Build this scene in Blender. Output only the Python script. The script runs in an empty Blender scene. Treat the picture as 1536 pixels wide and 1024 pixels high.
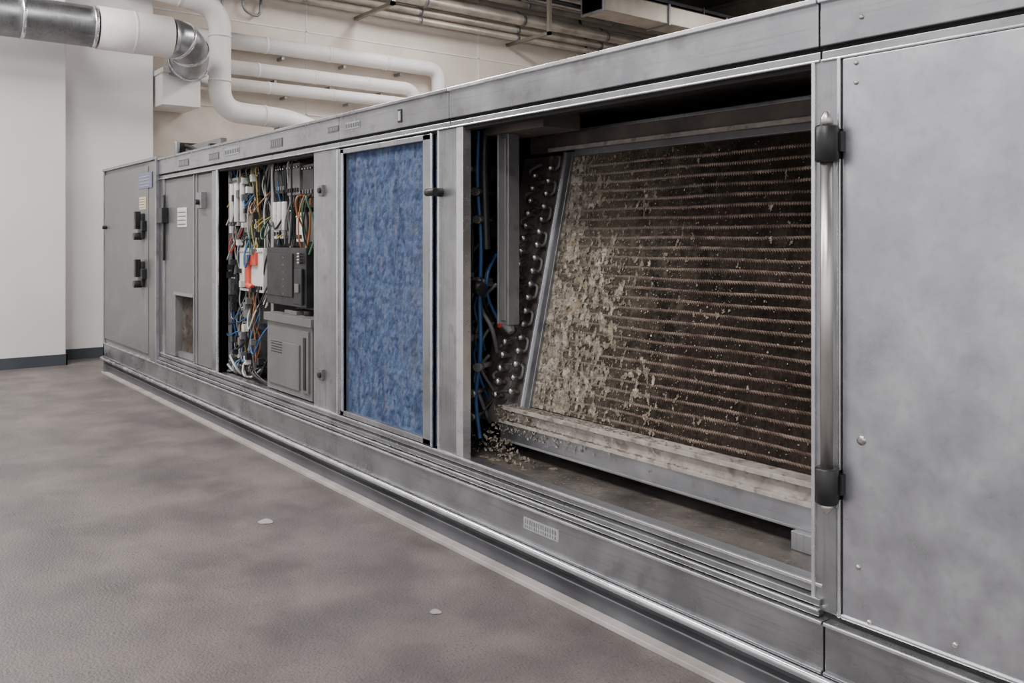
import bpy, math, random
from mathutils import Vector, Matrix, noise
random.seed(7)
sc = bpy.context.scene
R = random.random
def U(a,b): return a+(b-a)*R()

# ------------------------------------------------------------ materials
def srgb(r,g,b):
    f=lambda c:(c/12.92 if c<=0.04045 else ((c+0.055)/1.055)**2.4)
    return (f(r/255),f(g/255),f(b/255),1)
def mat(name,c1,c2=None,scale=3.0,rough=0.5,metal=0.0,bump=0.0,bscale=60,stretch=(1,1,1),lo=0.35,hi=0.65,speck=None,detail=6,rvar=0.1,speck2=None,dist=0.0,xdust=None,speck3=None):
    m=bpy.data.materials.new(name); m.use_nodes=True
    nt=m.node_tree; N=nt.nodes; L=nt.links
    b=N['Principled BSDF']
    b.inputs['Metallic'].default_value=metal
    b.inputs['Roughness'].default_value=rough
    if c2 is None:
        c2=tuple(x*0.8 for x in c1[:3])+(1,)
    tc=N.new('ShaderNodeTexCoord'); mp=N.new('ShaderNodeMapping')
    mp.inputs['Scale'].default_value=stretch
    L.new(tc.outputs['Object'],mp.inputs['Vector'])
    n=N.new('ShaderNodeTexNoise'); n.inputs['Scale'].default_value=scale; n.inputs['Detail'].default_value=detail; n.inputs['Roughness'].default_value=0.6
    n.inputs['Distortion'].default_value=dist
    L.new(mp.outputs[0],n.inputs['Vector'])
    cr=N.new('ShaderNodeValToRGB')
    cr.color_ramp.elements[0].position=lo; cr.color_ramp.elements[0].color=c1
    cr.color_ramp.elements[1].position=hi; cr.color_ramp.elements[1].color=c2
    L.new(n.outputs['Fac'],cr.inputs['Fac'])
    out=cr.outputs['Color']
    for sp in (speck,speck2,speck3):
        if not sp: continue
        col,ss,th,amt=sp[:4]; soft=sp[4] if len(sp)>4 else .06
        n3=N.new('ShaderNodeTexNoise'); n3.inputs['Scale'].default_value=ss; n3.inputs['Detail'].default_value=4
        if len(sp)>5:
            mq=N.new('ShaderNodeMapping'); mq.inputs['Scale'].default_value=sp[5]
            L.new(tc.outputs['Object'],mq.inputs['Vector']); L.new(mq.outputs[0],n3.inputs['Vector'])
        else: L.new(tc.outputs['Object'],n3.inputs['Vector'])
        r3=N.new('ShaderNodeValToRGB'); r3.color_ramp.elements[0].position=th; r3.color_ramp.elements[1].position=th+soft
        r3.color_ramp.elements[1].color=(amt,amt,amt,1)
        L.new(n3.outputs['Fac'],r3.inputs['Fac'])
        mx=N.new('ShaderNodeMix'); mx.data_type='RGBA'
        L.new(r3.outputs['Color'],mx.inputs['Factor']); L.new(out,mx.inputs['A']); mx.inputs['B'].default_value=col
        out=mx.outputs['Result']
    if xdust:   # dust deposit fading along the coil length
        col,xa,xb,amt=xdust
        sx=N.new('ShaderNodeSeparateXYZ'); L.new(tc.outputs['Object'],sx.inputs[0])
        g=N.new('ShaderNodeMapRange'); g.inputs['From Min'].default_value=xa; g.inputs['From Max'].default_value=xb
        g.inputs['To Min'].default_value=.32; g.inputs['To Max'].default_value=-.08
        L.new(sx.outputs['X'],g.inputs['Value'])
        n4=N.new('ShaderNodeTexNoise'); n4.inputs['Scale'].default_value=13; n4.inputs['Detail'].default_value=9; n4.inputs['Roughness'].default_value=.75
        L.new(tc.outputs['Object'],n4.inputs['Vector'])
        ad=N.new('ShaderNodeMath'); ad.operation='ADD'; L.new(g.outputs[0],ad.inputs[0]); L.new(n4.outputs['Fac'],ad.inputs[1])
        r4=N.new('ShaderNodeValToRGB'); r4.color_ramp.elements[0].position=.52; r4.color_ramp.elements[1].position=.74; r4.color_ramp.elements[1].color=(amt,amt,amt,1)
        L.new(ad.outputs[0],r4.inputs['Fac'])
        mx=N.new('ShaderNodeMix'); mx.data_type='RGBA'
        L.new(r4.outputs['Color'],mx.inputs['Factor']); L.new(out,mx.inputs['A']); mx.inputs['B'].default_value=col
        out=mx.outputs['Result']
    L.new(out,b.inputs['Base Color'])
    mr=N.new('ShaderNodeMapRange'); mr.inputs['To Min'].default_value=max(0.05,rough-rvar); mr.inputs['To Max'].default_value=min(1,rough+rvar)
    mr.inputs['From Min'].default_value=0.3; mr.inputs['From Max'].default_value=0.7
    L.new(n.outputs['Fac'],mr.inputs['Value']); L.new(mr.outputs[0],b.inputs['Roughness'])
    if bump>0:
        n2=N.new('ShaderNodeTexNoise'); n2.inputs['Scale'].default_value=bscale; n2.inputs['Detail'].default_value=4
        L.new(mp.outputs[0],n2.inputs['Vector'])
        bp=N.new('ShaderNodeBump'); bp.inputs['Strength'].default_value=bump; bp.inputs['Distance'].default_value=0.01
        L.new(n2.outputs['Fac'],bp.inputs['Height']); L.new(bp.outputs[0],b.inputs['Normal'])
    return m

GAL=mat('galvanized_steel',srgb(150,151,155),srgb(176,177,181),3.2,0.36,0.85,0.02,90,speck=(srgb(122,119,117),9,0.60,0.45,.12),speck2=(srgb(200,201,205),5,0.58,0.4,.15),speck3=(srgb(128,127,128),1.0,.54,.4,.1,(60,60,2.5)))
GALH=mat('galvanized_rail_steel',srgb(150,151,155),srgb(176,177,181),3.2,0.32,0.88,0.02,90,speck=(srgb(122,118,115),7,0.60,0.5,.12),speck2=(srgb(202,203,207),5,0.58,0.4,.15),speck3=(srgb(132,131,132),1.0,.54,.28,.12,(2.5,60,90)))
GALP=mat('galvanized_door_sheet',srgb(176,178,184),srgb(204,206,211),7,0.34,0.85,0.02,120,lo=0.3,hi=0.7,dist=.1,detail=9,speck=(srgb(166,168,174),34,.5,.35,.2),speck2=(srgb(160,162,168),1.6,.46,.5,.25))
GALD=mat('galvanized_dark',srgb(124,124,127),srgb(150,150,152),2.5,0.45,0.6,0.03,60,speck=(srgb(108,102,95),7,0.6,0.5))
ALU=mat('bright_aluminium',srgb(215,216,221),srgb(236,236,240),8,0.27,0.9)
STEEL=mat('brushed_steel',srgb(196,192,189),srgb(208,204,201),5,0.36,0.95,rvar=.03)
PANEL=mat('grey_painted_panel',srgb(112,112,111),srgb(127,127,126),2,0.4,0.4,0.02,60,speck=(srgb(140,139,136),4,.55,.5,.15))
INNER=mat('mottled_inner_steel',srgb(74,69,65),srgb(122,114,107),3,0.6,0.2,0.1,30)  # inner steel tone, noise-mottled between dark and mid brown-grey
INFLOOR=mat('soiled_inner_floor',srgb(72,68,66),srgb(114,108,103),4,0.42,0.2,0.1,40,speck=(srgb(140,128,114),38,0.62,0.6))
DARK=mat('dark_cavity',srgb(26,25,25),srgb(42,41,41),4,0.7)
BLACK=mat('black_plastic',srgb(26,26,28),srgb(38,38,40),10,0.42)
GREYP=mat('grey_equipment_plastic',srgb(98,98,97),srgb(112,111,110),5,0.5)
WHITEP=mat('white_plastic',srgb(200,200,197),srgb(220,219,215),9,0.45)
SPOT=mat('floor_paint_spot',srgb(152,147,143),srgb(172,168,164),9,0.6)
REDP=mat('red_plastic',srgb(196,60,44),srgb(214,80,56),9,0.45)
LABEL=mat('label_print',srgb(160,161,164),srgb(176,177,180),60,0.5,.3)
LABELD=mat('label_ink',srgb(84,84,88),srgb(100,100,104),60,0.5)
BLUELBL=mat('blue_label',srgb(96,102,128),srgb(112,118,144),60,0.5)
YELLBL=mat('yellow_label',srgb(200,190,146),srgb(210,200,160),60,0.5)
BLUEF=mat('blue_filter_media',srgb(44,62,98),srgb(78,98,132),9,0.9,0,1.0,38,stretch=(1.6,1,1),lo=0.40,hi=0.60,speck=(srgb(104,110,128),14,0.50,0.55,.16,(1.3,1,.8)),speck2=(srgb(38,52,82),12,.55,.7,.1,(2,1,.6)),detail=9,dist=1.2,speck3=(srgb(108,112,126),2.2,.54,.4,.25))
WALLM=mat('painted_block_wall',srgb(212,200,188),srgb(231,220,208),0.9,0.75,0,0.1,8)
WALLW=mat('white_pier_paint',srgb(224,221,219),srgb(236,233,231),0.7,0.7,0,0.05,10)
BASEB=mat('baseboard_vinyl',srgb(56,61,68),srgb(68,73,80),3,0.5)
CEILM=mat('ceiling_deck',srgb(80,80,74),srgb(98,98,92),1,0.8)
BEAM=mat('ceiling_beam_paint',srgb(104,101,90),srgb(146,140,128),1.5,0.6,0.2)
PIPEW=mat('pipe_insulation_jacket',srgb(230,226,223),srgb(240,237,234),3,0.5,0,0.1,12)
PIPEG=mat('dull_pipe_metal',srgb(156,148,136),srgb(194,184,171),3,0.45,0.4)
FLOORM=mat('stained_concrete',srgb(92,86,85),srgb(116,108,106),2.2,0.5,0,0.4,90,lo=0.36,hi=0.66,speck=(srgb(68,63,61),75,0.58,0.6),speck2=(srgb(134,125,120),3.4,0.50,0.4,.2),speck3=(srgb(76,72,72),1.5,.52,.45,.15),detail=10,rvar=0.12)
EDGE=mat('floor_edge_strip',srgb(158,151,147),srgb(184,177,173),4,0.5)
KICK=mat('kick_channel_steel',srgb(98,100,106),srgb(130,132,138),2,0.36,0.7)
FINM=mat('corroded_fins',srgb(50,42,37),srgb(84,72,64),6,0.7,0.1,0.6,50,xdust=(srgb(126,117,104),-3.3,-2.1,.85))
RIDGE=mat('copper_fin_edges',srgb(120,102,92),srgb(184,165,152),10,0.5,0.1,xdust=(srgb(152,143,129),-3.3,-2.1,.9),speck=(srgb(88,73,64),12,.54,.6,.1))
DUST=mat('dust_and_lint',srgb(110,101,89),srgb(158,150,138),34,0.95,0,0.7,80,lo=.38,hi=.62,speck=(srgb(76,67,58),42,.52,.9,.1),speck2=(srgb(152,137,104),6,.56,.5,.1),detail=9)
DUSTD=mat('dark_dust',srgb(92,83,72),srgb(132,122,107),20,0.95,0,0.4,60)
DUSTL=mat('pale_dust',srgb(150,143,132),srgb(178,170,159),20,0.95,0,0.4,60)
LEDGE=mat('soiled_ledge',srgb(138,130,124),srgb(182,174,167),9,0.7,0.1,0.3,40,speck=(srgb(108,98,90),22,.56,.7,.1))
CHROME=mat('u_bend_steel',srgb(176,172,169),srgb(210,205,201),20,0.30,0.95)
WC={}
for n,c in dict(blue=(44,88,140),white=(184,184,178),black=(30,30,32),red=(150,50,42),yellow=(170,150,80),green=(56,96,72),orange=(156,102,66),grey=(106,106,108)).items():
    WC[n]=mat('wire_'+n,srgb(*c),srgb(*c),5,0.4)

# ------------------------------------------------------------ mesh builder
class MB:
    def __init__(s): s.v=[];s.f=[];s.m=[];s.sm=[];s.mats=[]
    def mi(s,m):
        if m not in s.mats: s.mats.append(m)
        return s.mats.index(m)
    def face(s,idx,m,smooth=False):
        s.f.append(idx); s.m.append(s.mi(m)); s.sm.append(smooth)
    def box(s,x0,x1,y0,y1,z0,z1,m,M=None):
        b=len(s.v)
        for p in ((x0,y0,z0),(x1,y0,z0),(x1,y1,z0),(x0,y1,z0),(x0,y0,z1),(x1,y0,z1),(x1,y1,z1),(x0,y1,z1)):
            p=Vector(p); s.v.append(M@p if M else p)
        for q in ((0,3,2,1),(4,5,6,7),(0,1,5,4),(1,2,6,5),(2,3,7,6),(3,0,4,7)):
            s.face([b+i for i in q],m)
    def tube(s,pts,r,m,n=12,cap=True):
        pts=[Vector(p) for p in pts]; k=len(pts)
        rs=r if isinstance(r,(list,tuple)) else [r]*k
        t0=(pts[1]-pts[0]).normalized()
        a=Vector((0,0,1)) if abs(t0.z)<0.9 else Vector((1,0,0))
        nn=t0.cross(a).normalized()
        b0=len(s.v)
        for i,p in enumerate(pts):
            if i==0: t=t0
            elif i==k-1: t=(pts[-1]-pts[-2]).normalized()
            else: t=((pts[i]-pts[i-1]).normalized()+(pts[i+1]-pts[i]).normalized())
            if t.length<1e-6: t=t0
            t.normalize()
            nn=(nn-t*nn.dot(t)); 
            if nn.length<1e-6: nn=t.orthogonal()
            nn.normalize(); bb=t.cross(nn)
            for j in range(n):
                an=2*math.pi*j/n
                s.v.append(p+(nn*math.cos(an)+bb*math.sin(an))*rs[i])
        for i in range(k-1):
            for j in range(n):
                s.face([b0+i*n+j,b0+i*n+(j+1)%n,b0+(i+1)*n+(j+1)%n,b0+(i+1)*n+j],m,True)
        if cap:
            s.face([b0+j for j in range(n)][::-1],m); s.face([b0+(k-1)*n+j for j in range(n)],m)
    def cyl(s,p0,p1,r,m,n=16): s.tube([p0,p1],r,m,n)
    def poly(s,pts,m):
        b=len(s.v); s.v+= [Vector(p) for p in pts]; s.face(list(range(b,b+len(pts))),m)
    def obj(s,name,parent=None,bevel=0.0,seg=2):
        me=bpy.data.meshes.new(name); me.from_pydata([tuple(v) for v in s.v],[],s.f)
        for m in s.mats: me.materials.append(m)
        me.polygons.foreach_set('material_index',s.m); me.polygons.foreach_set('use_smooth',s.sm)
        me.update()
        o=bpy.data.objects.new(name,me); sc.collection.objects.link(o)
        if parent: o.parent=parent
        if bevel:
            b=o.modifiers.new('bevel','BEVEL'); b.width=bevel; b.segments=seg; b.limit_method='ANGLE'; b.angle_limit=math.radians(50)
        return o
def empty(name):
    e=bpy.data.objects.new(name,None); sc.collection.objects.link(e); return e
def fillet(pts,rad,n=8):
    pts=[Vector(p) for p in pts]; out=[pts[0]]
    for i in range(1,len(pts)-1):
        a=(pts[i-1]-pts[i]); b=(pts[i+1]-pts[i])
        r=min(rad,a.length*0.49,b.length*0.49)
        p0=pts[i]+a.normalized()*r; p2=pts[i]+b.normalized()*r
        for k in range(n+1):
            t=k/n
            out.append(p0*(1-t)**2+pts[i]*2*t*(1-t)*0.9+ (p0+p2)*0.5*2*t*(1-t)*0.1+p2*t*t)
    out.append(pts[-1]); return out

# ------------------------------------------------------------ room
WX=-12.2
b=MB(); b.box(WX-0.3,6,-9,24,-0.2,0,FLOORM); b.obj('floor')
b=MB(); b.box(WX-0.3,6,-9,24,6.3,6.5,CEILM); b.obj('ceiling')
b=MB(); b.box(WX-0.3,WX,-9,24,0,6.3,WALLM)
for z in (1.2,2.4,3.35,4.6,5.3):
    b.box(WX,WX+0.012,-9,24,z,z+0.02,WALLW)
for y in (3.2,6.4,9.6,12.8,16):
    b.box(WX,WX+0.012,y,y+0.02,0,6.3,WALLW)
b.obj('wall_left')
b=MB(); b.box(WX,6,24,24.3,0,6.3,WALLM); b.obj('wall_back')
b=MB(); b.box(WX,-11.35,-9,-0.23,0,6.3,WALLW); b.obj('wall_pier_white',None,0.01)
b=MB(); b.box(WX,-11.8,-0.23,0.89,0,6.3,WALLW); b.obj('wall_pier_recessed',None,0.01)
b=MB()
b.box(-11.35,-11.335,-9,-0.215,0,0.13,BASEB); b.box(-11.8,-11.335,-0.23,-0.215,0,0.13,BASEB)
b.box(-11.8,-11.785,-0.215,0.9,0,0.13,BASEB); b.box(WX,WX+.015,0.9,24,0,0.13,BASEB)
b.obj('baseboard_left')
# paint spots on floor
b=MB()
for (x,y,r) in ((-4.43,-.595,.042),(-2.94,-.49,.024)):
    b.poly([(x+r*(1+.2*math.sin(3*a))*math.cos(a),y+r*math.sin(a)*(1+.15*math.cos(2*a)),0.003) for a in [k*math.pi/10 for k in range(20)]],SPOT)
b.obj('floor_paint_spot')

# ------------------------------------------------------------ air handling unit
AHU=empty('air_handling_unit')
XL,XR=-10.34,1.6
# carcass
b=MB()
b.box(-8.33,XR,1.95,2.0,.2,2.2,GALD)                 # back
b.box(-8.33,XR,0.05,2.0,2.14,2.2,INNER)               # roof
b.box(-8.33,XR,0.0,2.0,.40,.435,INFLOOR)              # inner floor
b.box(-10.3,XR,0.02,2.0,.02,.40,KICK)                 # plinth
for x0,x1 in ((-8.33,-8.28),(-7.35,-7.3),(-4.90,-4.86),(-1.27,-1.22)):
    b.box(x0,x1,.04,1.95,.43,2.14,INNER)
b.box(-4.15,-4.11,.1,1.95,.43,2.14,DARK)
b.box(XR-.05,XR,0.0,2.0,.4,2.2,GALD)
b.obj('carcass',AHU)
# far end cabinet
b=MB()
b.box(XL,-8.33,-0.03,2.0,.345,2.235,PANEL)
b.box(XL+.05,-8.62,-0.045,-0.03,.40,2.19,PANEL)
b.box(-8.60,-8.36,-0.042,-0.03,.36,2.22,PANEL)
b.box(XL-.01,-8.32,-0.055,2.0,2.235,2.262,GALH)
b.box(XL-.005,XL+.035,-0.05,-0.03,.345,2.235,GAL)
b.box(-8.37,-8.33,-0.055,-0.02,.345,2.235,GAL)
b.obj('end_cabinet',AHU,.004)
b=MB()
b.box(-8.93,-8.48,-.05,-.045,1.98,2.13,BLUELBL); b.box(-8.9,-8.68,-.05,-.045,1.78,1.9,YELLBL)
for k in range(4): b.box(-8.90,-8.56,-.052,-.05,2.0+k*.03,2.008+k*.03,LABEL); b.box(-8.88,-8.72,-.052,-.05,1.80+k*.025,1.806+k*.025,LABELD)
b.obj('end_cabinet_labels',AHU)
b=MB()
for z in (1.62,1.16):
    b.box(-8.86,-8.72,-.075,-.045,z-.12,z+.12,BLACK)
    b.box(-8.83,-8.77,-.12,-.07,z-.03,z+.14,BLACK)
    b.cyl((-8.80,-.05,z-.1),(-8.80,-.13,z-.1),.035,BLACK)
    b.box(-8.72,-8.66,-.09,-.045,z-.05,z+.05,BLACK)
b.cyl((-10.2,-.03,1.62),(-10.2,-.09,1.62),.02,BLACK)
b.box(-8.30,-8.13,-.06,-.0,1.64,1.78,BLACK)
b.cyl((-8.2,-.02,1.3),(-8.2,-.02,1.9),.012,BLACK)
b.obj('end_cabinet_latches',AHU,.006)
# top rail
b=MB()
segs=[-8.33,-4.70,-3.53,-1.505,XR]
for i in range(4):
    x0,x1=segs[i]+.003,segs[i+1]-.003
    b.box(x0,x1,-.03,.06,2.092,2.232,GALH)
    b.box(x0,x1,-.045,.1,2.222,2.240,ALU if i>1 else GALH)
    b.box(x0,x1,-.02,.05,2.045,2.078,GALH)
    b.box(x0,x1,-.028,-.02,2.045,2.053,ALU)
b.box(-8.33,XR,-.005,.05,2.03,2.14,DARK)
b.obj('top_rail',AHU,.003)
b=MB()
for i,(x,z,w,h) in enumerate(((-7.6,2.15,.26,.06),(-6.85,2.15,.22,.055),(-6.45,2.16,.3,.05),(-5.62,2.15,.2,.06),(-4.77,2.16,.14,.035),(-4.52,2.16,.17,.04))):
    b.box(x-w/2,x+w/2,-.034,-.03,z-h/2,z+h/2,LABEL if i in (2,5) else LABELD)
    for k in range(6):
        xx=x-w/2+w*(k+.5)/6
        b.box(xx-w*.05,xx+w*.05,-.036,-.034,z-h*.30,z+h*.30,LABELD if i in (2,5) else GALD)
x=-3.99
b.box(x-.02,x+.02,-.034,-.03,2.12,2.19,BLACK); b.box(x-.012,x+.012,-.037,-.034,2.13,2.18,ALU)
b.box(-2.93,-2.70,-.042,-.04,.25,.30,LABEL)
for k in range(14):
    w=U(.004,.010); b.box(-2.92+k*.015,-2.92+k*.015+w,-.043,-.042,.275,.293,GALD)
    b.box(-2.92+k*.015,-2.92+k*.015+w*.8,-.043,-.042,.257,.268,GALD)
b.obj('rail_labels',AHU)
# posts
b=MB()
def post(x0,x1,m=GAL,y=-.012,z0=.44,z1=2.045,y1=.07):
    b.box(x0,x1,y,y1,z0,z1,m)
post(-8.33,-8.22,GAL)
post(-6.95,-6.80)
post(-5.08,-4.735)
post(-3.634,-3.48,y1=.04); b.box(-3.48,-3.425,-.02,.03,.44,2.045,ALU)
b.box(-3.64,-3.628,-.025,.0,.44,2.045,ALU)
post(-1.533,-1.436,GAL,-.02,.37,2.05)
b.box(-1.535,-1.522,-.028,.1,.40,2.05,ALU)
b.box(-1.447,-1.436,-.03,0,.37,2.05,ALU)
b.box(-6.83,-6.80,-.022,.1,.44,2.045,ALU)
b.obj('posts',AHU,.003)
# sill + base
b=MB()
b.box(-8.33,-1.50,-.015,.05,.415,.446,GALH)
b.box(-8.33,-1.50,-.022,-.01,.438,.450,ALU)
b.box(-8.33,-1.50,-.035,.0,.385,.408,GALH)
b.box(-8.33,-1.50,-.042,.0,.357,.378,GALH)
b.box(-8.33,-1.50,-.046,-.03,.372,.380,ALU)
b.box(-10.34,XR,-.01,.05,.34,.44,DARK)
for x0,x1 in ((-10.38,-4.72),(-4.715,-1.486),(-1.480,XR)):
    b.box(x0,x1,-.04,.03,.195,.348,GALH)
    b.box(x0,x1,-.052,.0,.338,.350,ALU)
    b.box(x0,x1,-.052,.0,.190,.200,GALH)
b.box(-10.38,XR,.0,.05,.0,.19,KICK)
b.box(-10.42,XR,-.05,.05,.0,.022,EDGE)
b.box(-10.38,XR,-.03,.0,.10,.108,GALD)
b.box(-10.38,-10.34,-.04,2.0,.0,.348,GAL)
b.cyl((-10.42,-.05,.170),(XR,-.05,.170),.016,ALU,16)
b.obj('base_rails',AHU,.003)
# left service panel
b=MB()
b.box(-8.22,-6.95,.0,.03,1.03,2.04,PANEL); b.box(-7.44,-6.95,.0,.03,.45,1.03,PANEL); b.box(-8.22,-7.95,.0,.03,.45,1.03,PANEL)
b.box(-7.42,-7.40,-.008,.0,.45,2.04,GAL); b.box(-7.34,-7.325,-.008,.0,.45,2.04,GALD)
b.box(-7.96,-7.43,-.01,.02,1.0,1.03,GAL); 
b.box(-7.95,-7.44,.07,.10,.45,1.0,LEDGE)
b.box(-7.95,-7.93,.0,.07,.45,1.0,GALD); b.box(-7.95,-7.44,.02,.07,.45,.5,GALD)
for k in range(18):
    b.poly([(-7.95+k*.0285,.07,.5),(-7.936+k*.0285,.055,.5),(-7.936+k*.0285,.055,1.0),(-7.95+k*.0285,.07,1.0)],LEDGE)
b.box(-7.85,-7.6,-.008,0,1.60,1.77,WHITEP)
for k in range(4): b.box(-7.83,-7.62,-.010,-.008,1.62+k*.035,1.63+k*.035,PANEL)
b.box(-7.25,-7.12,-.04,0,1.75,1.88,GALD); b.cyl((-7.18,-.04,1.8),(-7.18,-.07,1.8),.022,BLACK)
b.obj('service_panel',AHU,.003)
# blue filter panel
b=MB()
b.box(-4.735,-4.655,-.022,.04,.455,2.035,GAL); b.box(-3.78,-3.685,-.022,.04,.455,2.035,GAL)
b.box(-4.67,-4.655,-.03,.0,.48,2.01,ALU); b.box(-3.70,-3.685,-.03,.0,.455,2.035,ALU); b.box(-4.735,-4.722,-.03,0,.455,2.035,ALU)
b.box(-4.70,-3.70,-.022,.04,2.005,2.035,GAL); b.box(-4.70,-3.70,-.022,.04,.455,.485,GAL)
b.obj('filter_frame',AHU,.003)
b=MB()
nx,nz=110,180
bi=len(b.v)
for j in range(nz+1):
    for i in range(nx+1):
        x=-4.66+i*(.885/nx); z=.48+j*(1.53/nz)
        q=noise.noise(Vector((x*26,3,z*20)))
        b.v.append(Vector((x,.010-.012*abs(q)+.003*noise.noise(Vector((x*90,1,z*90))),z)))
for j in range(nz):
    for i in range(nx):
        a=bi+j*(nx+1)+i; b.face([a,a+1,a+nx+2,a+nx+1],BLUEF,True)
b.box(-4.66,-3.775,.02,.06,.48,2.01,BLUEF)
b.box(-3.69,-3.62,.0,.03,.455,2.03,BLUEF)
b.obj('filter_media',AHU)
b=MB()
b.cyl((-3.62,-.01,1.735),(-3.62,-.05,1.735),.022,BLACK); b.cyl((-3.68,-.06,1.735),(-3.60,-.06,1.735),.020,BLACK)
for z in (1.80,.66):
    b.box(-4.98,-4.93,-.03,-.01,z-.035,z+.035,PANEL); b.cyl((-4.95,-.02,z),(-4.95,-.045,z),.018,BLACK)
b.obj('turn_latches',AHU,.003)
# access door
b=MB()
b.box(-1.432,XR,-.025,.04,.375,2.045,GALP)
b.box(-1.436,XR,-.03,-.02,.37,.385,ALU)
b.obj('access_door',AHU,.006)
b=MB()
def screw(x,z,y=-.025,r=.008):
    b.tube([(x,y+.002,z),(x,y-.003,z),(x,y-.006,z)],[r,r*.9,r*.4],CHROME,12)
for x,z in ((-1.386,2.025),(-1.386,1.967),(-1.38,.54),(-1.345,.39),(-1.1,.415)): screw(x,z)
screw(-1.366,2.155,-.03); screw(-1.37,.915,-.025,.016)
b.obj('door_screws',AHU)
# door handle
b=MB(); hx,hy=-1.458,-.065
b.cyl((hx,hy,.80),(hx,hy,1.76),.019,STEEL,24)
for z0,z1 in ((1.735,1.845),(.715,.825)):
    b.tube([(hx,hy,z0),(hx,hy,z0+.006),(hx,hy,z1-.006),(hx,hy,z1)],[.028,.034,.034,.028],BLACK,24)
    b.box(hx-.02,hx+.022,hy+.0,-.02,z0+.01,z1-.01,BLACK)
    b.box(hx+.02,hx+.038,hy+.015,hy+.04,z0+.03,z1-.02,BLACK)
b.tube([(hx,hy,1.84),(hx,hy,1.865),(hx,hy,1.885),(hx,hy,1.89)],[.02,.018,.010,.003],STEEL,20)
b.tube([(hx,hy,.72),(hx,hy,.70),(hx,hy,.69),(hx,hy,.685)],[.02,.018,.01,.003],STEEL,20)
b.box(hx-.012,hx+.012,-.034,-.02,.39,.70,GAL)
b.obj('door_handle_bar',AHU)

# ------------------------------------------------------------ electrical compartment
EL=empty('electrical_control_panel')
b=MB()
b.box(-7.3,-4.9,.30,.33,.44,2.13,GALD)
b.box(-7.3,-7.24,.10,.30,.44,2.13,GAL)
for z in (1.98,1.70,1.42,1.1,.8): b.box(-7.2,-5.1,.27,.30,z-.02,z+.02,ALU)
b.box(-6.08,-6.03,.12,.3,.45,2.1,GAL)
b.box(-6.86,-6.80,.2,.3,.5,2.05,GREYP); b.box(-6.02,-5.0,.24,.30,1.45,2.1,INNER)
b.box(-5.2,-4.95,.1,.3,.95,2.05,GALD)
b.obj('mounting_plate',EL)
b=MB()
def module(x0,x1,z0,z1,m,y=.09):
    b.box(x0,x1,y,.28,z0,z1,m)
    k=max(2,int((x1-x0)/.04))
    for i in range(k):
        xx=x0+(i+.5)*(x1-x0)/k
        b.box(xx-.008,xx+.008,y-.012,y,z0+.02,z0+.05,BLACK if m is not BLACK else GREYP)
        b.cyl((xx,y,z1-.03),(xx,y-.015,z1-.03),.008,CHROME,8)
for a in ((-7.12,-6.98,1.78,1.94,WHITEP),(-6.78,-6.66,1.60,1.98,WHITEP),(-6.52,-6.38,1.5,1.72,GREYP),(-6.62,-6.15,1.10,1.43,WHITEP),
    (-6.34,-6.22,1.82,2.0,BLACK),(-5.95,-5.75,1.82,2.02,BLACK),(-5.72,-5.52,1.80,2.02,GREYP),(-5.47,-5.3,1.78,2.0,BLACK),(-7.17,-7.04,1.25,1.5,BLACK),(-7.15,-7.02,.55,.8,GREYP),
    (-6.9,-6.7,.47,.56,BLACK),(-6.6,-6.35,.47,.55,BLACK),(-5.95,-5.80,1.5,1.70,WHITEP),(-5.75,-5.62,1.5,1.72,BLACK),(-5.57,-5.46,1.48,1.68,WHITEP),(-6.78,-6.68,1.0,1.22,BLACK),(-6.56,-6.4,.85,1.0,GREYP)): module(*a)
for x in (-6.72,-6.62,-6.50): b.cyl((x,.07,1.63),(x,.07,1.93),.022,WHITEP,12)
for x in (-5.9,-5.82,-5.74): b.cyl((x,.08,1.56),(x,.08,1.76),.020,WHITEP,12)
b.box(-6.47,-6.38,.07,.09,1.16,1.34,REDP); b.box(-6.37,-6.25,.07,.09,1.30,1.40,REDP); b.cyl((-6.42,.08,1.15),(-6.33,.08,1.13),.025,REDP,12)
b.obj('terminal_modules',EL,.004)
b=MB()
b.box(-6.01,-5.35,.06,.22,1.04,1.44,BLACK)
b.box(-5.98,-5.55,.05,.06,1.1,1.40,BLACK)
for k in range(6): b.cyl((-5.7,.055,1.12+k*.05),(-5.7,.045,1.12+k*.05),.006,GREYP,8)
b.box(-5.5,-5.38,.04,.06,1.06,1.3,BLACK); b.box(-5.47,-5.41,.03,.04,1.14,1.20,GREYP)
for k in range(4): b.cyl((-5.46,.05,1.34+k*.02),(-5.40,.03,1.34+k*.02),.008,CHROME,8)
b.obj('controller_box',EL,.008)
# power supply on floor
b=MB()
b.box(-5.90,-5.17,.02,.30,.455,.93,GREYP)
b.box(-5.92,-5.15,.0,.32,.93,.985,GREYP)
b.box(-5.86,-5.35,.008,.02,.50,.80,GREYP)
for k in range(5): b.box(-5.80,-5.62,.005,.010,.72+k*.018,.726+k*.018,BLACK)
b.box(-5.30,-5.20,.005,.02,.50,.9,GREYP); b.box(-5.27,-5.23,0,.01,.52,.86,BLACK)
b.box(-5.7,-5.5,.06,.2,.985,1.01,GREYP); b.cyl((-5.4,.1,.985),(-5.4,.1,1.02),.03,BLACK,12)
for x in (-5.85,-5.22): b.box(x-.04,x+.04,.04,.28,.436,.455,BLACK)
ps=b.obj('power_supply_box',None,.010)
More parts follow.
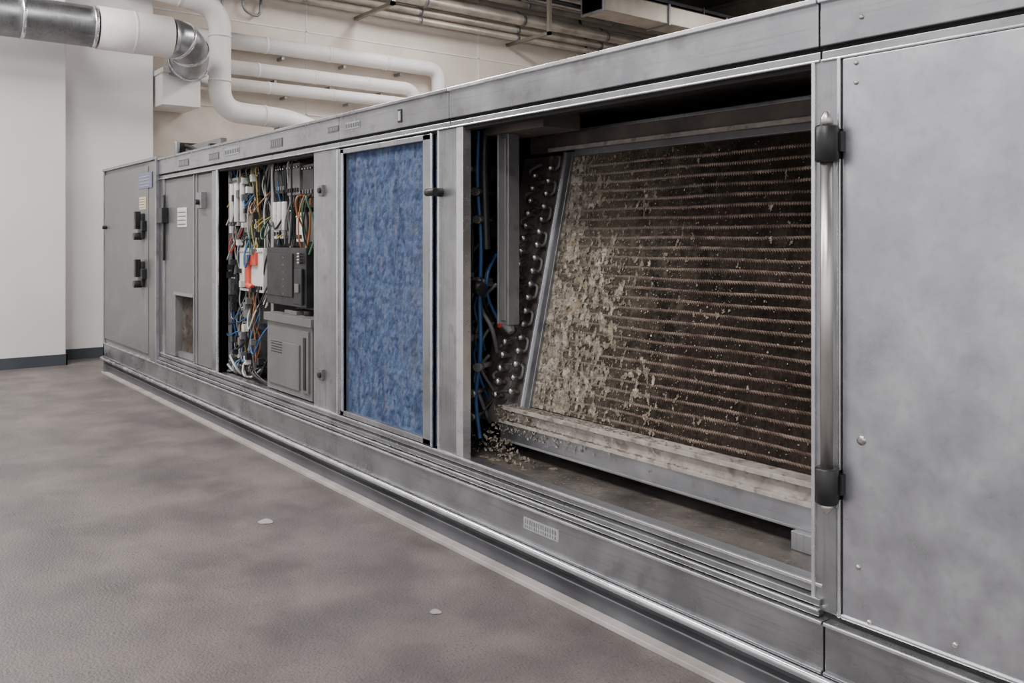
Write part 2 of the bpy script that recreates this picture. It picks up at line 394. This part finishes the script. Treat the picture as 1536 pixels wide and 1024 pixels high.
# wires
def wire(bm,pts,r,m,n=6,sub=5):
    P=[Vector(p) for p in pts]; P=[P[0]]+P+[P[-1]]; out=[]
    for i in range(1,len(P)-2):
        for k in range(sub):
            t=k/sub
            out.append(0.5*((2*P[i])+(P[i+1]-P[i-1])*t+(2*P[i-1]-5*P[i]+4*P[i+1]-P[i+2])*t*t+(3*P[i]-P[i-1]-3*P[i+1]+P[i+2])*t**3))
    out.append(P[-2]); bm.tube(out,r,m,n,False)
b=MB()
names=['blue','white','black','red','yellow','green','orange','grey','blue','black','blue','grey','black']
def bundle(xc,z0,z1,cnt,sp,cols,y=.14,r=(.004,.0075)):
    for i in range(cnt):
        x=xc+U(-sp,sp); pts=[]; k=max(3,int(abs(z1-z0)/.16)); ph=U(0,6)
        for j in range(k+1):
            z=z0+(z1-z0)*j/k
            pts.append((x+.03*math.sin(ph+j*.9)+U(-.012,.012),y+U(-.04,.04),z+U(-.02,.02)))
        pts.append((pts[-1][0]+U(-.12,.12),.2,pts[-1][2]+U(-.04,.06)))
        wire(b,pts,U(*r),WC[random.choice(cols)])
bundle(-6.98,.6,1.95,14,.08,['blue','blue','blue','grey','black'],.09,(.005,.010))
bundle(-6.90,.5,1.0,8,.05,['blue','black','grey'],.1)
bundle(-6.72,.5,2.05,9,.06,['white','white','grey','blue','black'])
bundle(-6.55,.5,2.0,9,.06,['white','black','green','grey','yellow'])
bundle(-6.40,.5,1.12,12,.08,['white','orange','grey','green','grey','black'],.11)
bundle(-6.35,1.4,2.05,9,.09,['green','white','black','black','yellow'],.1)
bundle(-6.16,1.0,2.05,6,.04,['blue','black','white','black'])
bundle(-5.86,1.45,2.05,7,.06,['black','black','blue'],.1)
bundle(-5.64,1.45,2.05,7,.06,['black','grey','white','black'],.1)
bundle(-5.40,1.4,1.8,7,.06,['yellow','red','green','black','orange'],.08,(.006,.009))
for i in range(40):   # loose loops
    x=U(-7.05,-5.4); z=U(.6,1.95); w=U(.08,.26); d=U(.05,.3)
    if -6.05<x+w and z-d<1.44: continue
    wire(b,[(x,.15,z),(x+w*.1,.07,z-d*.6),(x+w*.5,.05,z-d),(x+w*.9,.08,z-d*.5),(x+w,.16,z+U(-.05,.1))],U(.004,.008),WC[random.choice(names)])
for i in range(16):   # rings at bottom
    x=U(-7.05,-6.1); wire(b,[(x,.15,U(.5,.8)),(x+U(-.1,.1),.06,U(.46,.6)),(x+U(.05,.25),.08,.46),(x+U(.1,.3),.15,U(.5,.7))],U(.006,.010),WC[random.choice(['black','grey','black','blue','white'])])
for i in range(46):   # connectors
    x=U(-7.0,-6.15); z=U(.55,2.0); s=U(.012,.022)
    b.box(x-s,x+s,.05,.09,z-s*1.4,z+s*1.4,random.choice((BLACK,BLACK,GREYP,WHITEP)))
b.obj('wiring_harness',EL)

# ------------------------------------------------------------ cooling coil
COIL=empty('cooling_coil')
Uv=Vector((0,.285,1.24)).normalized(); Nv=Vector((0,-Uv.z,Uv.y)); O=Vector((0,.30,.68)); LH=1.272
def C(x,h,n): return Vector((x,0,0))+O+Uv*h+Nv*n
Mc=Matrix(((1,0,0,0),(0,-Nv.y,Uv.y,O.y),(0,-Nv.z,Uv.z,O.z),(0,0,0,1)))  # local: x, depth(back), up
b=MB()
b.box(-3.28,-1.28,0.0,.22,-.0,LH,FINM,Mc)
b.obj('fin_core',COIL)
b=MB()
rows=27; x0,x1=-3.275,-1.285; dx=.0060; nx=int((x1-x0)/dx)
for r_ in range(rows):
    h=.02+r_*(LH-.03)/rows
    bi=len(b.v)
    for i in range(nx+1):
        x=x0+i*dx; o=.0038 if i%2 else -.0038
        sag=.002*math.sin(x*9+r_)+.002*noise.noise(Vector((x*30,r_,0)))
        w=1+.4*noise.noise(Vector((x*8,r_*3.1,5)))
        b.v+= [C(x,h-.0075*w+o+sag,.001),C(x,h+o+sag,.016 if i%2 else .009),C(x,h+.0065*w+o+sag,.001)]
    for i in range(nx):
        a=bi+i*3
        b.face([a,a+3,a+4,a+1],RIDGE); b.face([a+1,a+4,a+5,a+2],RIDGE)
b.obj('fin_rows',COIL)
b=MB()
nb=330
for i in range(nb):   # upright corrugated fin edges between the tube rows
    x=x0+i*(x1-x0)/nb
    jj=.0015*noise.noise(Vector((i*1.3,0,0)))
    b.poly([C(x-.0016,.0,.001),C(x+jj,.0,.008),C(x+jj,LH,.008),C(x-.0016,LH,.001)],FINM)
    b.poly([C(x+.0020,.0,.001),C(x+jj,.0,.008),C(x+jj,LH,.008),C(x+.0020,LH,.001)],FINM)
b.obj('fin_blades',COIL)
# frame: side flange, top and bottom beams
b=MB()
b.box(-3.325,-3.275,-.03,.22,-.06,LH+.02,GAL,Mc)
b.box(-3.34,-3.325,-.04,.22,-.10,LH+.02,ALU,Mc)
b.box(-3.28,-1.27,-.02,.22,LH,LH+.05,GALD,Mc)
b.box(-3.62,-1.27,.56,.90,1.955,2.06,INNER); b.box(-3.45,-1.27,.54,.56,1.955,1.975,LEDGE); b.box(-3.45,-1.27,.545,.56,2.04,2.055,GAL)
b.box(-3.42,-1.27,.22,.56,.655,.675,LEDGE,)
b.box(-3.42,-1.27,.245,.27,.60,.665,LEDGE)
b.box(-3.46,-1.27,.235,.56,.50,.595,GALH); b.box(-3.46,-1.27,.225,.245,.585,.602,LEDGE)
b.box(-3.46,-1.27,.23,.25,.497,.507,GALD)
b.box(-1.76,-1.60,.20,.30,.436,.50,GAL)
b.box(-1.665,-1.615,.228,.235,.535,.58,YELLBL); b.box(-1.655,-1.625,.224,.228,.542,.573,GALD)
b.box(-3.3,-3.2,.4,.5,.436,.50,GALD)
b.obj('coil_frame',COIL,.003)
# tube sheet + U-bends
b=MB()
b.box(-3.70,-3.34,.0,.20,-.12,LH+.02,INNER,Mc)
b.box(-3.48,-3.465,-.01,.0,-.12,LH+.02,GALD,Mc)
b.obj('tube_sheet',COIL)
b=MB()
def knob(xx,hh,base,s=1.0,dxn=-.0):
    m=CHROME
    b.tube([C(xx,hh,base),C(xx+dxn,hh,base+.03),C(xx+dxn,hh,base+.04)],[.012*s,.012*s,.015*s],m,10)
    b.tube([C(xx+dxn,hh,base+.03),C(xx+dxn,hh,base+.04),C(xx+dxn,hh,base+.055),C(xx+dxn,hh,base+.064),C(xx+dxn,hh,base+.068)],[.016*s,.021*s,.021*s,.015*s,.004],m,14)
xa_,xb_=-3.52,-3.405
for k in range(18):
    h=.02+k*.068
    knob(xa_,h,.0,.98,-.01); knob(xb_,h+.034,.0,.9,-.005)
    if k%2==0:
        wire(b,[C(xa_,h,.02),C(xa_+.01,h+.005,.05),C(xa_+.04,h+.018,.058),C(xb_-.03,h+.03,.05),C(xb_,h+.034,.03)],.009,CHROME,8)
    else:
        wire(b,[C(xa_,h,.02),C(xa_-.05,h+.01,.04),C(xa_-.06,h+.035,.04),C(xa_,h+.068,.02)],.009,GREYP,8)
        wire(b,[C(xb_,h+.034,.02),C(xb_+.035,h+.045,.03),C(xb_+.035,h+.09,.03),C(xb_,h+.102,.02)],.008,GREYP,8)
for k in (5,6): b.cyl(C(xa_-.03,k*.068+.03,.06),C(xa_-.03,k*.068+.03,.09),.014,REDP,8)
b.obj('u_bends',COIL)
# crust on coil
b=MB()
cs=.0042; ncx=int(1.62/cs); nch=int(LH/cs)
def fb(x,h,s,o): return noise.fractal(Vector((x*s,h*s,o)),1.0,2.0,5)
def keep(x,h):
    xp=x+3.28; w=.24+.52*max(0,1-h/LH*1.05)**.8
    g=.44-.76*xp/w if xp<w else -.32-.26*(xp-w)
    d=((xp-.74)/.26)**2+((h-.16)/.13)**2
    g+=.24*math.exp(-d)
    d=((xp-.36)/.20)**2+((h-.55)/.35)**2
    g+=.22*math.exp(-d)
    return g+.38*fb(x,h*.7,9,1.3)+.62*fb(x,h*.6,48,7.7)
idx={}
def vid(i,j):
    if (i,j) not in idx:
        x=-3.278+i*cs; h=j*cs
        q=.011+.006*abs(fb(x,h,16,4))+.0015*noise.noise(Vector((x*140,h*140,2)))
        idx[(i,j)]=len(b.v); b.v.append(C(x+.003*noise.noise(Vector((i*3.7,j*2.1,0))),h+.003*noise.noise(Vector((i*1.7,j*4.1,9))),q))
    return idx[(i,j)]
for i in range(ncx):
    for j in range(nch):
        kx,kh=-3.278+(i+.5)*cs,(j+.5)*cs
        k_=keep(kx,kh)
        if k_>.08:
            t=fb(kx,kh,22,3.3)
            b.face([vid(i,j),vid(i+1,j),vid(i+1,j+1),vid(i,j+1)],DUSTL if t>.36 and k_>.2 else (DUSTD if k_<.26 else DUST),True)
b.obj('dust_crust',COIL)
b=MB()
def flake(p,r,m,nrm=Nv,up=Uv,xa=Vector((1,0,0)),tilt=.25):
    k=random.randint(5,7); a0=U(0,6); pts=[]; tz=U(-tilt,tilt); tx=U(-tilt,tilt)
    for i in range(k):
        a=a0+2*math.pi*i/k; rr=r*U(.35,1.2); dx_=rr*math.cos(a); dh=rr*math.sin(a)
        pts.append(p+xa*dx_*.8+up*dh+nrm*(.003+dx_*tx+dh*tz))
    b.poly(pts,m)
for i in range(6500):
    h=U(0,LH); f=h/LH
    x=-3.27+abs(random.gauss(0,.62-.2*f)) 
    if R()<.10: x=U(-3.2,-1.4)
    if x>-1.3: continue
    flake(C(x,h,.012),U(.0010,.0034) if R()<.95 else U(.003,.007),random.choice((DUST,DUSTD,DUSTD,DUSTL)))
b.obj('coil_dust_flakes',COIL)
# debris pile
b=MB()
Z=Vector((0,0,1)); Yv=Vector((0,1,0))
def lump(c,r,m,fl=.5):
    n1,n2=7,11; bi=len(b.v); o=U(0,50)
    for i in range(n1+1):
        th=math.pi*i/n1
        for j in range(n2):
            ph=2*math.pi*j/n2; d=Vector((math.sin(th)*math.cos(ph),math.sin(th)*math.sin(ph),math.cos(th)))
            q=r*(1+.9*noise.noise(d*1.8+Vector((o,o,0))))
            b.v.append(Vector(c)+Vector((d.x*q*1.5,d.y*q,d.z*q*fl)))
    for i in range(n1):
        for j in range(n2): b.face([bi+i*n2+j,bi+i*n2+(j+1)%n2,bi+(i+1)*n2+(j+1)%n2,bi+(i+1)*n2+j],m)
for i in range(18):
    x=-3.38+random.gauss(0,.12); lump((x,U(.08,.24),.437),U(.006,.016),random.choice((DUSTD,DUSTD,DUSTD)),.3)
for i in range(280):
    x=-3.40+random.gauss(0,.12); hgt=.16*max(0,1-abs(x+3.46)/.22)
    flake(Vector((x,U(.12,.24),.44+U(0,1)*hgt)),U(.003,.013),random.choice((DUST,DUSTD,DUSTD)),Vector((0,-.8,.6)),Vector((U(-.4,.4),.5,.8)),tilt=.8)
for i in range(40): lump((U(-3.5,-3.2),U(.225,.25),U(.60,.68)),U(.005,.012),random.choice((DUST,DUSTD)))
for i in range(1800):
    x=U(-3.6,-1.3) if R()<.5 else U(-3.6,-2.7)
    flake(Vector((x,U(.03,.24),.436)),U(.0015,.005),random.choice((DUSTD,DUSTD,DUST)),Z*.3,Yv)
for i in range(1500):
    x=-3.4+abs(random.gauss(0,.6))
    if x>-1.3: continue
    flake(Vector((x,U(.225,.285),.677 if R()<.4 else .604)),U(.002,.009),random.choice((DUST,DUSTD)),Z*.3,Yv)
for i in range(520): flake(Vector((-3.5+abs(random.gauss(0,.4)),.232,U(.54,.67))),U(.002,.009),random.choice((DUST,LEDGE,DUSTD)),Vector((0,-1,0)),Z)
b.obj('lint_debris',COIL)

# cable bay left of coil
b=MB()
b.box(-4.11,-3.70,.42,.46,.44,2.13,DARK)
b.box(-3.425,-3.35,.20,.27,1.08,2.02,GALD); b.box(-3.43,-3.42,.19,.27,1.08,2.02,GAL); b.box(-3.41,-3.365,.193,.20,1.1,2.0,PANEL)
b.tube([(-3.40,.235,1.08),(-3.37,.235,1.04)],[.035,.018],PANEL,8)
b.box(-3.50,-3.05,.17,.4,2.02,2.10,INNER)
b.box(-4.05,-4.0,.3,.42,.44,2.1,GALD)
for z in (1.55,1.1,.75,1.85): b.box(-3.95,-3.68,.34,.42,z-.04,z+.04,BLACK)
b.obj('cable_duct',AHU,.004)
CB=MB(); b=CB
wire(b,[(-3.57,.18,2.05),(-3.58,.18,1.8),(-3.55,.18,1.5),(-3.56,.18,1.2),(-3.54,.17,.95),(-3.58,.17,.7),(-3.53,.16,.5)],.011,WC['blue'],8)
wire(b,[(-3.66,.2,2.05),(-3.68,.2,1.8),(-3.65,.2,1.5),(-3.67,.2,1.2),(-3.66,.2,.95),(-3.69,.2,.7),(-3.66,.2,.5)],.008,BLACK,8)
wire(b,[(-3.54,.2,2.05),(-3.55,.2,1.85),(-3.53,.2,1.45)],.022,BLACK,8)
for i in range(22):
    x=U(-3.76,-3.56); z=U(.6,2.0)
    wire(b,[(x,.3,z),(x+U(-.06,.06),.22,z-.1),(x+U(-.06,.06),.23,z-.22),(x+U(-.05,.05),.3,z-.35)],U(.006,.012),random.choice((BLACK,WC['blue'],WC['grey'],BLACK,BLACK)),6)
for z in (1.86,1.74,1.6,1.29,1.27,1.0,.86,.72,.6):
    x=U(-3.68,-3.58); c=random.choice((CHROME,GREYP,CHROME)); b.cyl((x,.28,z),(x+.06,.16,z),.014,c,10)
    b.cyl((x+.055,.17,z),(x+.075,.13,z),.022,c,10)
b.cyl((-3.60,.14,1.28),(-3.48,.14,1.25),.035,BLACK,12); b.box(-3.67,-3.61,.1,.18,1.24,1.33,GREYP)
b.obj('cable_bundle',AHU)

# ------------------------------------------------------------ ducts and pipes
e=empty('ventilation_duct')
b=MB()
dx0,dz0,dr=-10.95,3.96,.235
b.cyl((dx0,-6,dz0),(dx0,-.0,dz0),dr,GAL,32)
for y in (-5,-4,-3,-2,-1.3,-.75,-.02): b.cyl((dx0,y-.02,dz0),(dx0,y+.02,dz0),dr*1.03,ALU,32)
b.obj('spiral_section',e)
b=MB(); b.cyl((dx0,.02,dz0),(dx0,.85,dz0),dr*1.06,PIPEW,32); b.cyl((dx0,.4,dz0),(dx0,.43,dz0),dr*1.075,PIPEW,32); b.obj('insulated_section',e)
b=MB()
el=[]
for k in range(9):
    a=k/8*math.pi/2; el.append((dx0-.42*(1-math.cos(a))*.9,.85+.34*math.sin(a),dz0-.42*(1-math.cos(a))*.5))
el.append((dx0-.75,1.2,dz0-.32)); el.append((-11.6,1.2,dz0-.42))
b.tube(el,dr,GAL,32)
for k in (2,5,8): 
    p=Vector(el[k]); q=Vector(el[k+1]); d=(q-p).normalized()*.02; b.tube([p-d,p+d],dr*1.04,ALU,32)
b.box(-12.18,-11.5,.92,1.40,3.22,3.66,PIPEW); b.box(-12.18,-11.4,.90,1.46,3.62,3.68,WHITEP)
b.obj('elbow_and_plenum',e,)
X1=-11.62
b=MB()
pp=[(X1,.3,4.80),(X1,1.70,4.60),(X1,1.70,3.22),(X1,2.73,3.18),(X1+.1,3.5,2.85),(X1+.2,3.7,2.25),(X1+.2,3.7,0)]
b.tube(fillet(pp,.28),.145,PIPEW,28)
for p,q in (((X1,1.15,4.68),(X1,1.19,4.675)),((X1,1.70,3.6),(X1,1.70,3.63)),((X1,1.70,4.2),(X1,1.70,4.23)),((X1,2.3,3.2),(X1,2.33,3.2))): b.cyl(p,q,.153,PIPEW,28)
b.box(X1-.1,X1+.1,2.5,2.7,2.9,3.05,GALD); b.cyl((X1,2.6,0),(X1,2.6,3.0),.03,GALD)
b.obj('insulated_drop_pipe')
def wp(name,pts,r,rad=.2):
    b=MB(); b.tube(fillet(pts,rad),r,PIPEW,24)
    P=[Vector(p) for p in pts]
    L=(P[1]-P[0]); k=int(L.length/1.1)
    for i in range(1,k+1):
        q=P[0]+L*i/(k+1); d=L.normalized()*.02; b.tube([q-d,q+d],r*1.06,PIPEW,24)
        b.box(q.x-.18,q.x,q.y+.25,q.y+.29,q.z-r*1.5,q.z-r*1.1,GALD)
    return b.obj(name)
wp('insulated_pipe',[(-12.0,1.5,4.27),(-12.0,5.46,4.27),(-12.0,5.46,0)],.115)
wp('insulated_pipe',[(-12.0,1.5,3.90),(-12.0,5.0,3.90),(-12.0,5.0,0)],.10)
wp('insulated_pipe',[(-11.98,1.5,3.66),(-11.98,5.6,3.66),(-11.98,5.6,0)],.085)
b=MB(); b.tube(fillet([(-12.1,2.2,5.6),(-12.1,2.2,4.75),(-12.1,2.45,4.68),(-12.1,2.5,5.5)],.1),.02,GALD,10); b.tube(fillet([(-12.1,1.9,5.9),(-12.1,1.9,4.5),(-12.1,2.0,4.4)],.1),.018,GALD,10)
b.tube(fillet([(-12.1,8.6,5.8),(-12.1,8.9,5.2),(-12.1,8.7,4.6),(-12.1,8.2,4.5)],.2),.025,BLACK,10); b.obj('electrical_conduit')
# high level services along end wall
RACK=empty('pipe_rack')
spec=[(-11.9,5.00,.05,PIPEG),(-11.9,5.14,.06,PIPEG),(-11.75,5.28,.09,PIPEG),(-11.9,5.42,.05,PIPEG),(-11.6,5.50,.05,BEAM),(-11.5,5.68,.11,PIPEG),(-11.85,5.72,.07,PIPEW),(-11.2,5.78,.05,PIPEG),(-11.1,5.5,.04,BLACK)]
for i,(x,z,r,m) in enumerate(spec):
    b=MB(); b.cyl((x,1,z),(x,23,z),r,m,16)
    for y in range(1,23,2): b.cyl((x,y,z),(x,y+.06,z),r*1.15,GALD,16)
    b.obj('service_pipe_%d'%(i+1),RACK)
b=MB()
for y in range(1,24,3):
    b.box(-12.18,-11.0,y,y+.06,4.90,4.95,BEAM); b.box(-11.06,-11.0,y,y+.06,4.90,5.94,BEAM)
b.obj('support_bracket',RACK)
b=MB()
for z in (5.84,): 
    b.box(-11.6,-10.9,1,23,z,z+.02,GALD); b.box(-11.6,-11.57,1,23,z,z+.08,GALD); b.box(-10.93,-10.9,1,23,z,z+.08,GALD)
b.obj('cable_tray',RACK)
b=MB(); b.box(-10.85,-10.35,7.6,15.5,5.28,5.6,PIPEG); 
for y in (7.6,9.2,10.8,12.4,14.0,15.4): b.box(-10.88,-10.32,y,y+.05,5.25,5.63,GALD); b.box(-10.88,-10.86,y,y+.03,5.6,5.94,GALD)
b.obj('rectangular_duct',RACK,.01)
b=MB()
for y in range(-8,24,2):
    b.box(-12.18,6,y,y+.16,6.24,6.3,BEAM); b.box(-12.18,6,y+.07,y+.09,6.02,6.26,BEAM); b.box(-12.18,6,y,y+.16,6.0,6.03,BEAM)
b.obj('ceiling_beam')
# bits on top of far end of unit
b=MB()
b.box(-9.3,-8.2,.5,.56,2.26,2.46,PANEL); b.box(-9.3,-9.24,.4,.7,2.2,2.5,BLACK); b.box(-8.26,-8.2,.4,.7,2.2,2.4,BLACK)
b.tube([(-9.3,.5,2.48),(-8.6,.5,2.34),(-8.2,.5,2.32)],.02,BLACK,8); b.cyl((-8.9,.45,2.3),(-8.3,.45,2.3),.04,PANEL,12)
b.cyl((-9.2,.4,2.26),(-9.2,.4,2.5),.03,GALD,10)
b.obj('roof_damper_actuator',None,.004)

# ------------------------------------------------------------ lights
def area(name,loc,size,sy,power,rot=(0,0,0),col=(1,.965,.94)):
    l=bpy.data.lights.new(name,'AREA'); l.shape='RECTANGLE'; l.size=size; l.size_y=sy; l.energy=power; l.color=col
    o=bpy.data.objects.new(name,l); o.location=loc; o.rotation_euler=rot; sc.collection.objects.link(o)
for i,(x,y,p) in enumerate(((-9.3,-2.5,400),(-5,-3,240),(-1,-4,320),(-9,4.5,260),(-4,5,150),(-8,11,150))):
    area('ceiling_light',(x,y,5.9),3.0,.8,p)
w=bpy.data.worlds.new('world'); sc.world=w; w.use_nodes=True
nt=w.node_tree; bg=nt.nodes['Background']
tc=nt.nodes.new('ShaderNodeTexCoord'); sx=nt.nodes.new('ShaderNodeSeparateXYZ'); nt.links.new(tc.outputs['Generated'],sx.inputs[0])
cr=nt.nodes.new('ShaderNodeValToRGB'); cr.color_ramp.elements[0].position=0.0; cr.color_ramp.elements[0].color=(.40,.39,.39,1)
cr.color_ramp.elements[1].position=.5; cr.color_ramp.elements[1].color=(1,.99,.99,1)
nt.links.new(sx.outputs['Z'],cr.inputs['Fac']); nt.links.new(cr.outputs[0],bg.inputs[0])
bg.inputs[1].default_value=2.3

# ------------------------------------------------------------ camera
cd=bpy.data.cameras.new('camera'); cam=bpy.data.objects.new('camera',cd); sc.collection.objects.link(cam)
cam.location=(0,-2.4,1.51)
th=math.atan(1018/1300)
fw=Vector((-math.cos(th),math.sin(th),0)); rt=Vector((math.sin(th),math.cos(th),0)); up=Vector((0,0,1))
cam.rotation_euler=Matrix((rt,up,-fw)).transposed().to_euler()
cd.sensor_width=36; cd.lens=36*1300/1536; cd.shift_y=-(512-356)/1536; cd.clip_start=.05
sc.camera=cam
